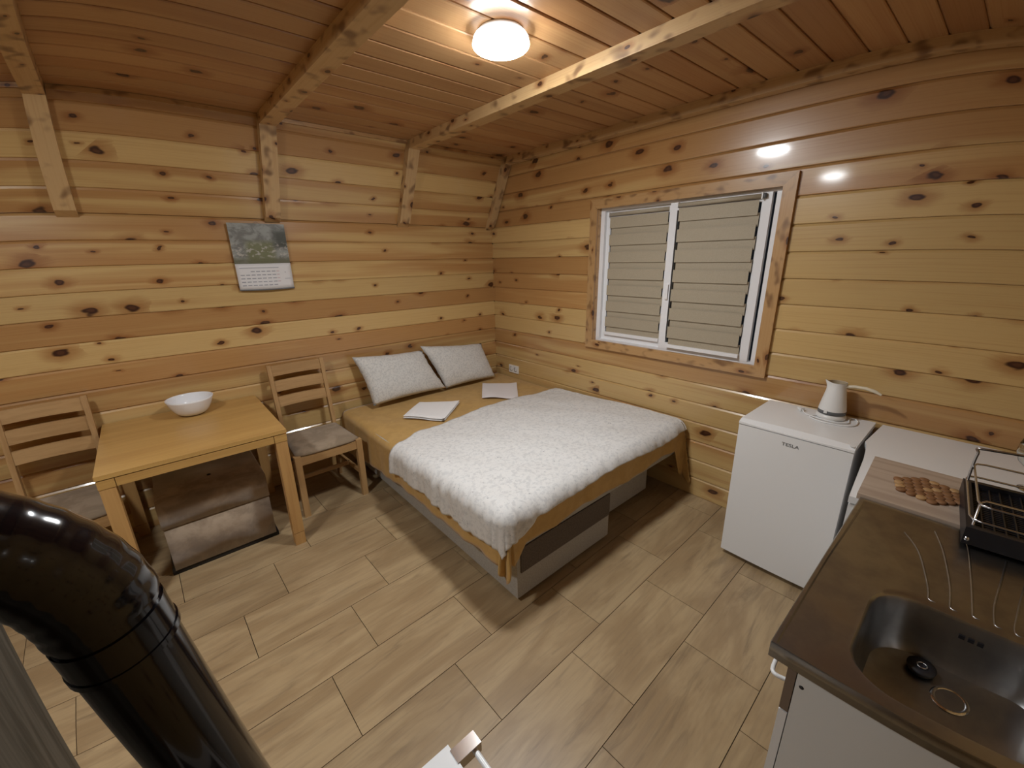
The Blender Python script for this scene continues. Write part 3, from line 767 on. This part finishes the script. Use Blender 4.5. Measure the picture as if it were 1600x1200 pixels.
def lettering(txt, size, M, mat, parent, name='lettering', ext=.0006):
    cu = bpy.data.curves.new('lettering', 'FONT'); cu.body = txt; cu.size = size; cu.extrude = ext; cu.align_x = 'CENTER'; cu.align_y = 'CENTER'
    tmp = bpy.data.objects.new('tmp', cu); C.objects.link(tmp); bpy.context.view_layer.update()
    me = bpy.data.meshes.new_from_object(tmp.evaluated_get(bpy.context.evaluated_depsgraph_get())); bpy.data.objects.remove(tmp); bpy.data.curves.remove(cu)
    me.materials.clear(); me.materials.append(mat)
    o = bpy.data.objects.new(name, me); C.objects.link(o); o.parent = parent; o.matrix_parent_inverse = parent.matrix_basis.inverted()
    o.matrix_basis = M; return o
FACE_MX = Matrix(((0, 0, -1, 0), (-1, 0, 0, 0), (0, 1, 0, 0), (0, 0, 0, 1)))   # text read by someone looking along +x
bpy.context.view_layer.update()
lettering('TESLA', .024, Matrix.Translation((fx0 - .0007, -2.918, .779)) @ FACE_MX, m_logo, door).scale = (1.15, 1, 1)

# ---------------------------------------------------------------- electric coffee pot on the fridge
pc = (-.105, -2.985, .850)
po = thing('coffee_pot', 'white electric coffee pot with a long handle on the refrigerator', 'coffee pot', pc)
prof = [(.001, .060), (.058, .056), (.0595, .062), (.058, .085), (.053, .125), (.046, .165), (.044, .182)]
local(po, 'power_base', MB().lathe([(0, 0), (.060, 0), (.066, .004), (.066, .014), (.058, .026), (0, .026)], (0, 0, 0), 36), m_plastic)
local(po, 'grey_band', MB().lathe([(.054, .026), (.0605, .027), (.0610, .045), (.058, .048)], (0, 0, 0), 36), m_grey)
# body flares into a spouted lip toward +y
def pot(u, v, inn=0):
    z = .046 + .150 * v; r_ = .0605 - .026 * v ** 1.05 - inn
    if v > .86: r_ += (v - .86) * .045
    a = 2 * math.pi * u; x_, y_ = r_ * math.cos(a), r_ * math.sin(a)
    sp = max(0, math.cos(a - math.radians(120))) ** 10 * max(0, (v - .72) / .28)
    x_ += sp * .016 * math.cos(math.radians(120)); y_ += sp * .016 * math.sin(math.radians(120))
    z += sp * .012
    return Vector((x_, y_, z))
local(po, 'body', MB().grid(lambda u, v: pot(u, v), 40, 16), m_plastic)
local(po, 'inside', MB().grid(lambda u, v: pot(1 - u, v, .003), 40, 16).lathe([(.001, .052), (.057, .052)], (0, 0, 0), 40), m_inside)
local(po, 'handle', MB().tube([(.0, -.033, .178), (.002, -.070, .186), (.0, -.115, .187), (-.002, -.150, .180), (-.004, -.178, .168)], [.008, .0075, .008, .0085, .005], 12), m_cream)
local(po, 'switch', MB().box(-.064, -.058, .008, .022, .036, .050), m_plastic, bevel=.002)
cord = [(-.03, .055, .006), (-.075, .075, .004), (-.11, .03, .004), (-.115, -.03, .004), (-.10, -.085, .004), (-.06, -.115, .004), (0, -.115, .004), (.035, -.10, .004), (.04, -.08, .004), (.0, -.078, .005), (-.05, -.085, .0045), (-.09, -.05, .010), (-.095, 0, .010), (-.085, .05, .010), (-.05, .10, .006), (-.01, .125, .010)]
def catmull(p, n_=8, closed=False):
    p = [Vector(q) for q in p]; out = []
    for i in range(len(p) - 1):
        a, b, c_, d = p[max(i - 1, 0)], p[i], p[i + 1], p[min(i + 2, len(p) - 1)]
        for k in range(n_):
            t_ = k / n_; out.append(.5 * ((2 * b) + (c_ - a) * t_ + (2 * a - 5 * b + 4 * c_ - d) * t_ ** 2 + (3 * b - a - 3 * c_ + d) * t_ ** 3))
    return out + [p[-1]]
local(po, 'cord', MB().tube(catmull(cord, 6), .0034, 8), m_fridge)
local(po, 'plug', MB().bar((-.01, .125, .010), (.012, .150, .014), .022, .018, (0, 0, 1), .014, .014), m_plastic, bevel=.003)

# ---------------------------------------------------------------- kitchen run along the front wall
# white unit in the corner
wu = thing('base_cabinet', 'white kitchen unit in the corner beside the refrigerator', 'cabinet', (-.50, -3.53, 0))
wp = lambda nm, mb, mt_, bv=.003, par=None: mb.build(nm, mt_, par or wu, bv, 2)
wp('body', MB().box(-.945, -.030, -3.872, -3.255, .09, .818), m_lam)
wp('plinth', MB().box(-.945, -.030, -3.872, -3.30, 0, .088), m_grey)
topo = [(-.030, -3.188), (-.335, -3.172), (-.372, -3.184), (-.54, -3.204), (-.945, -3.234), (-.945, -3.882), (-.030, -3.882)]
wp('top', MB().prism(topo, lambda x, y, d: (x, y, d), .820, .846), m_white, .004)
for a, b in ((-.940, -.492), (-.486, -.035)):
    d = wp('door', MB().box(a, b, -3.254, -3.236, .10, .812), m_lam)
    MB().box((a + b) / 2 - .05, (a + b) / 2 + .05, -3.2365, -3.232, .792, .806).build('handle', m_lam, d, .001)
# board lying on it
bo = MB().prism([(-.945, -3.254), (-.945, -3.868), (-.545, -3.868), (-.545, -3.238)], lambda x, y, d: (x, y, d), .8465, .868).build('worktop_board', m_oak, None, .003, 2)
tag(bo, 'pale oak-look board lying on the white corner unit', 'board')
# trivet of wooden slices
tr = thing('wooden_trivet', 'brown trivet of joined wood slices on the pale board', 'trivet', (-.757, -3.420, .868)); tr.rotation_euler = (0, 0, math.radians(12))
ds = .0295; slm = MB().lathe([(.0005, 0), (.0135, 0), (.0148, .0015), (.0148, .0075), (.0135, .009), (.0005, .009)], (0, 0, 0), 14)
s_d = slm.mesh('slice', m_slice); s_p = slm.mesh('slice', m_slicepale)
pale_ids = {(0, 0), (1, -1), (3, -3), (-3, 1), (-1, 3), (3, -1), (-2, 3)}
for q in range(-3, 4):
    for r_ in range(-3, 4):
        if abs(q + r_) > 3: continue
        o = bpy.data.objects.new('slice', s_p if (q, r_) in pale_ids else s_d); C.objects.link(o); o.parent = tr
        o.location = (ds * (q + r_ / 2), ds * r_ * .866, 0); o.rotation_euler = (0, 0, rnd.uniform(0, 3))
        if r_ < 3 and abs(q + r_ + 1) <= 3: pass
# dish rack
dr = thing('dish_rack', 'black dish rack with chromed wire rails on the pale board', 'dish rack', (-.85, -3.70, .868))
rp = lambda nm, mb, mt_, bv=.004: mb.build(nm, mt_, dr, bv, 2)
rx0, rx1, ry0, ry1, rz = -1.045, -.665, -3.872, -3.512, .8690
tray = MB()
tray.box(rx0 + .02, rx1 - .02, ry0 + .005, ry1 - .02, rz, rz + .006)
for (xa, xb), (ya, yb) in (((rx0, rx0 + .02), (ry0, ry1)), ((rx1 - .02, rx1), (ry0, ry1)), ((rx0 + .02, rx1 - .02), (ry1 - .02, ry1)), ((rx0 + .02, rx1 - .02), (ry0, ry0 + .005))): tray.box(xa, xb, ya, yb, rz, rz + .055)
rp('tray', tray, m_black, .004)
for i in range(25):
    x_ = rx0 + .03 + i * (rx1 - rx0 - .06) / 24
    rp('tray_rib', MB().box(x_ - .002, x_ + .002, ry0 + .01, ry1 - .024, rz + .0065, rz + .040), m_black, 0)
def rail(y_, z_, xi=.0, nm='wire_rail'):
    pts = [(rx0 + .010 + xi, ry0 + .02, z_ - .0), (rx0 + .010 + xi, ry0 + .02, z_)]
    A = [(rx0 + .012 + xi, ry0 + .02, z_), (rx0 + .012 + xi, y_ - .03, z_), (rx0 + .020 + xi, y_ - .008, z_), (rx0 + .042 + xi, y_, z_), (rx1 - .042 - xi, y_, z_), (rx1 - .020 - xi, y_ - .008, z_), (rx1 - .012 - xi, y_ - .03, z_), (rx1 - .012 - xi, ry0 + .02, z_)]
    rp(nm, MB().tube(A, .0032, 8), m_wire, 0)
rail(ry1 - .004, rz + .075); rail(ry1 - .012, rz + .125); 
# end hoops rising above
for dx in (0.10, .15):
    A = catmull([(rx1 - .03 - dx * .2, ry1 - .006, rz + .07), (rx1 - .03 - dx * .2, ry1 - .010, rz + .16 + dx * .1), (rx1 - .04 - dx * .2, ry1 - .03, rz + .185 + dx * .1), (rx1 - .05 - dx * .2, ry0 + .05, rz + .185 + dx * .1), (rx1 - .05 - dx * .2, ry0 + .03, rz + .07)], 6)
    rp('wire_hoop', MB().tube(A, .0035, 8), m_wire, 0)
A = [(rx0 + .006, ry1 - .012, rz + .02), (rx0 + .060, ry1 - .020, rz + .115), (rx0 + .066, ry1 - .032, rz + .120), (rx0 + .066, ry0 + .05, rz + .120)]
rp('wire_support', MB().tube(A, .0038, 8), m_wire, 0); rp('wire_knob', MB().lathe([(.0005, -.008), (.006, -.006), (.008, 0), (.006, .006), (.0005, .008)], (rx0 + .004, ry1 - .010, rz + .016), 12), m_wire, 0)
for i in range(12):
    y_ = ry0 + .03 + i * (ry1 - ry0 - .07) / 11
    rp('tray_rib', MB().box(rx0 + .024, rx1 - .024, y_ - .002, y_ + .002, rz + .0405, rz + .0445), m_black, 0)
dr.rotation_euler = (0, 0, math.radians(4.3)); dr.location = (-.85, -3.697, .868)
# rounded glass on the white unit behind the rack
gl = thing('drinking_glass', 'clear rounded glass standing behind the dish rack', 'glass', (-.42, -3.682, .846))
gp = [(.0005, .001), (.034, .001), (.034, .004), (.008, .009), (.005, .016), (.005, .066), (.010, .074), (.034, .086), (.056, .108), (.066, .140), (.064, .170), (.052, .206)]
gi = [(.050, .206), (.062, .170), (.064, .140), (.054, .110), (.032, .089), (.010, .078), (.0005, .076)]
local(gl, 'bowl_and_stem', MB().lathe(gp + gi, (0, 0, 0), 40), m_glass)

# sink unit
sx0, sx1, sy0, sy1, sz = -1.827, -.952, -3.882, -3.266, .860
su = thing('sink_cabinet', 'white sink cabinet with a brown drawer front under the steel top', 'cabinet', (-1.39, -3.58, 0))
sp_ = lambda nm, mb, mt_, bv=.002, par=None: mb.build(nm, mt_, par or su, bv, 2)
sp_('body', MB().box(-1.803, -1.785, -3.872, -3.322, .0, .818).box(-1.785, -.973, -3.872, -3.322, .09, .108).box(-.973, -.955, -3.872, -3.322, 0, .818).box(-1.785, -.973, -3.872, -3.860, .108, .818), m_cabside)
m_brownfront = oak('brown_drawer_front', (.20, .145, .105), (.15, .105, .075))
dd = sp_('drawer_front', MB().box(-1.803, -.955, -3.320, -3.302, .670, .814), m_brownfront)
for xc in (-1.74, -1.10): MB().tube(catmull([(xc - .05, -3.302, .745), (xc - .046, -3.272, .745), (xc + .046, -3.272, .745), (xc + .05, -3.302, .745)], 6), .005, 8).build('handle', m_plastic, dd)
for a, b in ((-1.803, -1.382), (-1.376, -.955)):
    d_ = sp_('door', MB().box(a, b, -3.320, -3.302, .095, .666), m_lam)
    xc = b - .05 if a < -1.5 else a + .05
    MB().tube(catmull([(xc, -3.302, .62), (xc, -3.272, .615), (xc, -3.272, .535), (xc, -3.302, .53)], 6), .005, 8).build('handle', m_plastic, d_)
sp_('plinth', MB().box(-1.785, -.973, -3.36, -3.345, 0, .088), m_grey, 0)
sp_('screw_hole', MB().lathe([(.0005, -.0004), (.005, -.0004), (.005, .001)], (-1.803, -3.334, .763), 12, 'X'), m_black, 0)
st = thing('kitchen_sink', 'worn stainless steel sink top with one bowl and ribbed drainer', 'sink', ((sx0 + sx1) / 2, (sy0 + sy1) / 2, .82))
bcx, bcy, bw, bh, brr = -1.607, -3.592, .183, .202, .095
def rrect(a, w_, h_, r_):
    """point of a rounded rectangle in direction a"""
    c_, s_ = math.cos(a), math.sin(a)
    lo, hi = 0, 1
    for _ in range(30):
        m_ = (lo + hi) / 2; x_, y_ = abs(c_ * m_), abs(s_ * m_)
        qx, qy = max(0, x_ - (w_ - r_)), max(0, y_ - (h_ - r_))
        if math.hypot(qx, qy) <= r_ and x_ <= w_ and y_ <= h_: lo = m_
        else: hi = m_
    return lo * c_, lo * s_
N = 96
rings = []
def ring_at(fn, z): rings.append([Vector((*fn(2 * math.pi * i / N), z)) for i in range(N)])
def outer(a):
    c_, s_ = math.cos(a), math.sin(a); ts = []
    if c_ > 1e-9: ts.append((sx1 - bcx) / c_)
    if c_ < -1e-9: ts.append((sx0 - bcx) / c_)
    if s_ > 1e-9: ts.append((sy1 - bcy) / s_)
    if s_ < -1e-9: ts.append((sy0 - bcy) / s_)
    t_ = min(ts); return bcx + c_ * t_, bcy + s_ * t_
def blend(k):
    def f(a):
        ox, oy = outer(a); ix, iy = rrect(a, bw, bh, brr); return ox + (bcx + ix - ox) * k, oy + (bcy + iy - oy) * k
    return f
def inn(sc_, r_=brr): return lambda a: (bcx + rrect(a, bw * sc_, bh * sc_, r_ * sc_)[0], bcy + rrect(a, bw * sc_, bh * sc_, r_ * sc_)[1])
# the corner directions, so that the outline keeps its square corners
angs = sorted(set([2 * math.pi * i / N for i in range(N)] + [math.atan2(yy - bcy, xx - bcx) % (2 * math.pi) for xx in (sx0, sx1) for yy in (sy0, sy1)]))
def rings_for(fs): return [[Vector((*f(a), z)) for a in angs] for f, z in fs]
rs = rings_for([(outer, sz - .040), (outer, sz - .002), (blend(.012), sz), (blend(.06), sz), (blend(.085), sz - .004), (blend(.90), sz - .004), (blend(.97), sz - .003), (inn(1.0), sz - .006), (inn(.985), sz - .014), (inn(.955), sz - .075), (inn(.93), sz - .125), (inn(.87), sz - .146), (inn(.72), sz - .152), (inn(.12), sz - .156)])
NA = len(angs); sm_ = MB()
for A, B in zip(rs, rs[1:]):
    sm_.add(A + B, [[i, (i + 1) % NA, NA + (i + 1) % NA, NA + i] for i in range(NA)], False)
sm_.add(rs[-1], [list(range(NA))])
top_ = sm_.build('steel_top', m_steel, st)
bm = bmesh.new(); bm.from_mesh(top_.data); bmesh.ops.remove_doubles(bm, verts=bm.verts, dist=1e-5); bmesh.ops.recalc_face_normals(bm, faces=bm.faces)
for f in bm.faces: f.smooth = True
bm.to_mesh(top_.data); bm.free()
try: top_.data.set_sharp_from_angle(angle=math.radians(32))
except Exception: pass
solid(top_, .0012, 1)
# raised drainer ribs
ribs = [[(-1.095, -3.403), (-1.183, -3.445), (-1.335, -3.480), (-1.398, -3.488)], [(-1.021, -3.466), (-1.131, -3.494), (-1.293, -3.521), (-1.398, -3.530)], [(-1.024, -3.537), (-1.078, -3.546), (-1.252, -3.562), (-1.394, -3.573)],
        [(-1.060, -3.628), (-1.166, -3.621), (-1.313, -3.611), (-1.394, -3.615)], [(-1.06, -3.690), (-1.18, -3.668), (-1.357, -3.654), (-1.396, -3.656)], [(-1.06, -3.76), (-1.2, -3.715), (-1.34, -3.70), (-1.396, -3.70)]]
for rb in ribs:
    pts = catmull([(x_, y_, sz - .0035) for x_, y_ in rb], 8); e = pts[-1]
    pts += [e + Vector((-.004, -.004, 0)), e + Vector((-.004, -.014, 0))]
    MB().tube(pts, .0030, 8).build('drainer_rib', m_steel, st)
# drain and overflow
MB().lathe([(.040, .0015), (.036, .004), (.031, .003), (.027, -.001), (.0005, -.0015)], (-1.535, -3.580, sz - .1545), 32).build('drain', m_chrome, st)
for k in range(6):
    a = k * math.pi / 3; MB().lathe([(.0035, .0006), (.0003, .0007)], (-1.535 + .014 * math.cos(a), -3.580 + .014 * math.sin(a), sz - .1555), 10).build('drain_hole', m_black, st)
for k in (-.018, 0, .018): MB().box(-1.4355, -1.4315, -3.583 + k - .006, -3.583 + k + .006, sz - .050, sz - .040).build('overflow_slot', m_black, st)
pl = thing('sink_plug', 'black rubber plug lying in the steel sink bowl', 'plug', (-1.487, -3.515, sz - .1495))
local(pl, 'stopper', MB().lathe([(0.0005, 0), (.026, 0), (.030, .010), (.030, .014), (.012, .014), (.0005, .013)], (0, 0, 0), 28), m_black)
local(pl, 'pull_ring', MB().tube([(.010 * math.cos(a), .010 * math.sin(a), .016) for a in [2 * math.pi * i / 16 for i in range(16)]], .0018, 6, True), m_wire)

# ---------------------------------------------------------------- wood stove below the photographer, and its flue
sv = thing('wood_stove', 'white enamel wood stove with a chromed towel rail', 'stove', (-2.75, -3.15, 0))
vp = lambda nm, mb, mt_, bv=.006, par=None: mb.build(nm, mt_, par or sv, bv, 3)
vx1, vy1, vz = -2.442, -2.848, .680
vp('body', MB().box(-3.02, vx1 - .012, -3.42, vy1 - .012, .06, .640), m_white, .01)
vp('top_rim', MB().box(-3.03, vx1, -3.43, vy1, .642, vz), m_white, .018)
vp('hob_plate', MB().box(-2.99, vx1 - .06, -3.38, -2.90, vz + .0005, vz + .008), m_black, .004)
vp('plinth', MB().box(-3.0, vx1 - .03, -3.40, vy1 - .03, 0, .058), m_black, .002)
fd = vp('fire_door', MB().box(vx1 - .012, vx1 + .008, -3.12, -2.90, .36, .60), m_white, .006); MB().tube([(vx1 + .008, -3.08, .56), (vx1 + .03, -3.08, .56), (vx1 + .03, -3.0, .56)], .006, 8).build('handle', m_chrome, fd)
od = vp('oven_door', MB().box(vx1 - .012, vx1 + .008, -3.38, -3.14, .20, .60), m_white, .006); MB().tube([(vx1 + .008, -3.35, .57), (vx1 + .03, -3.35, .57), (vx1 + .03, -3.17, .57), (vx1 + .008, -3.17, .57)], .006, 8).build('handle', m_chrome, od)
for yb in (vy1 - .030, -3.40):
    vp('rail_bracket', MB().box(vx1 - .004, vx1 + .058, yb - .016, yb + .016, vz - .026, vz + .002), m_chrome, .004)
vp('towel_rail', MB().tube([(vx1 + .042, vy1 - .040, vz - .012), (vx1 + .042, -3.40, vz - .012)], .0065, 14), m_white, 0)

fp_ = thing('stove_pipe', 'black enamel stove pipe with a pleated elbow above the stove', 'stove pipe', (-2.77, -2.913, vz))
pr_ = .0475
low = Vector((-2.7495, -2.908, vz + .018)); b0_ = Vector((-2.845, -2.913, 1.380))
vp2 = lambda nm, mb, mt_=m_enamel: mb.build(nm, mt_, fp_, 0)
vp2('pipe', MB().tube([low, low.lerp(b0_, .5), b0_], pr_, 40))
vp2('joint_sleeve', MB().tube([low.lerp(b0_, .93), low.lerp(b0_, .985)], pr_ + .0022, 40))
vp2('joint_bead', MB().tube([low.lerp(b0_, .925) , low.lerp(b0_, .935)], pr_ + .0035, 40))
RB = .160; pts = []; rad = []
d0 = (b0_ - low).normalized(); d1 = Vector((-1, 0, 0)); cen = b0_ + (d1 - d0 * d1.dot(d0)).normalized() * RB
e0 = (b0_ - cen).normalized(); e1 = d0
tot = math.acos(max(-1, min(1, d0.dot(d1)))); NS = 176
for i in range(NS + 1):
    a = tot * i / NS; pts.append(cen + (e0 * math.cos(a) + e1 * math.sin(a)) * RB); rad.append(pr_ + .0030 + .00035 * math.sin(a / tot * math.pi * 22))
vp2('elbow', MB().tube(pts, rad, 48, cap=False))
vp2('pipe', MB().tube([pts[-1], Vector((-3.0795, pts[-1].y, pts[-1].z))], pr_, 40))
vp2('joint_sleeve', MB().tube([pts[-1] + Vector((.006, 0, 0)), pts[-1] + Vector((-.035, 0, 0))], pr_ + .0040, 40))
vp2('wall_rosette', MB().lathe([(pr_, .0), (.085, .0), (.085, .006), (pr_ + .001, .012)], (-3.0795, pts[-1].y, pts[-1].z), 36, 'X'))
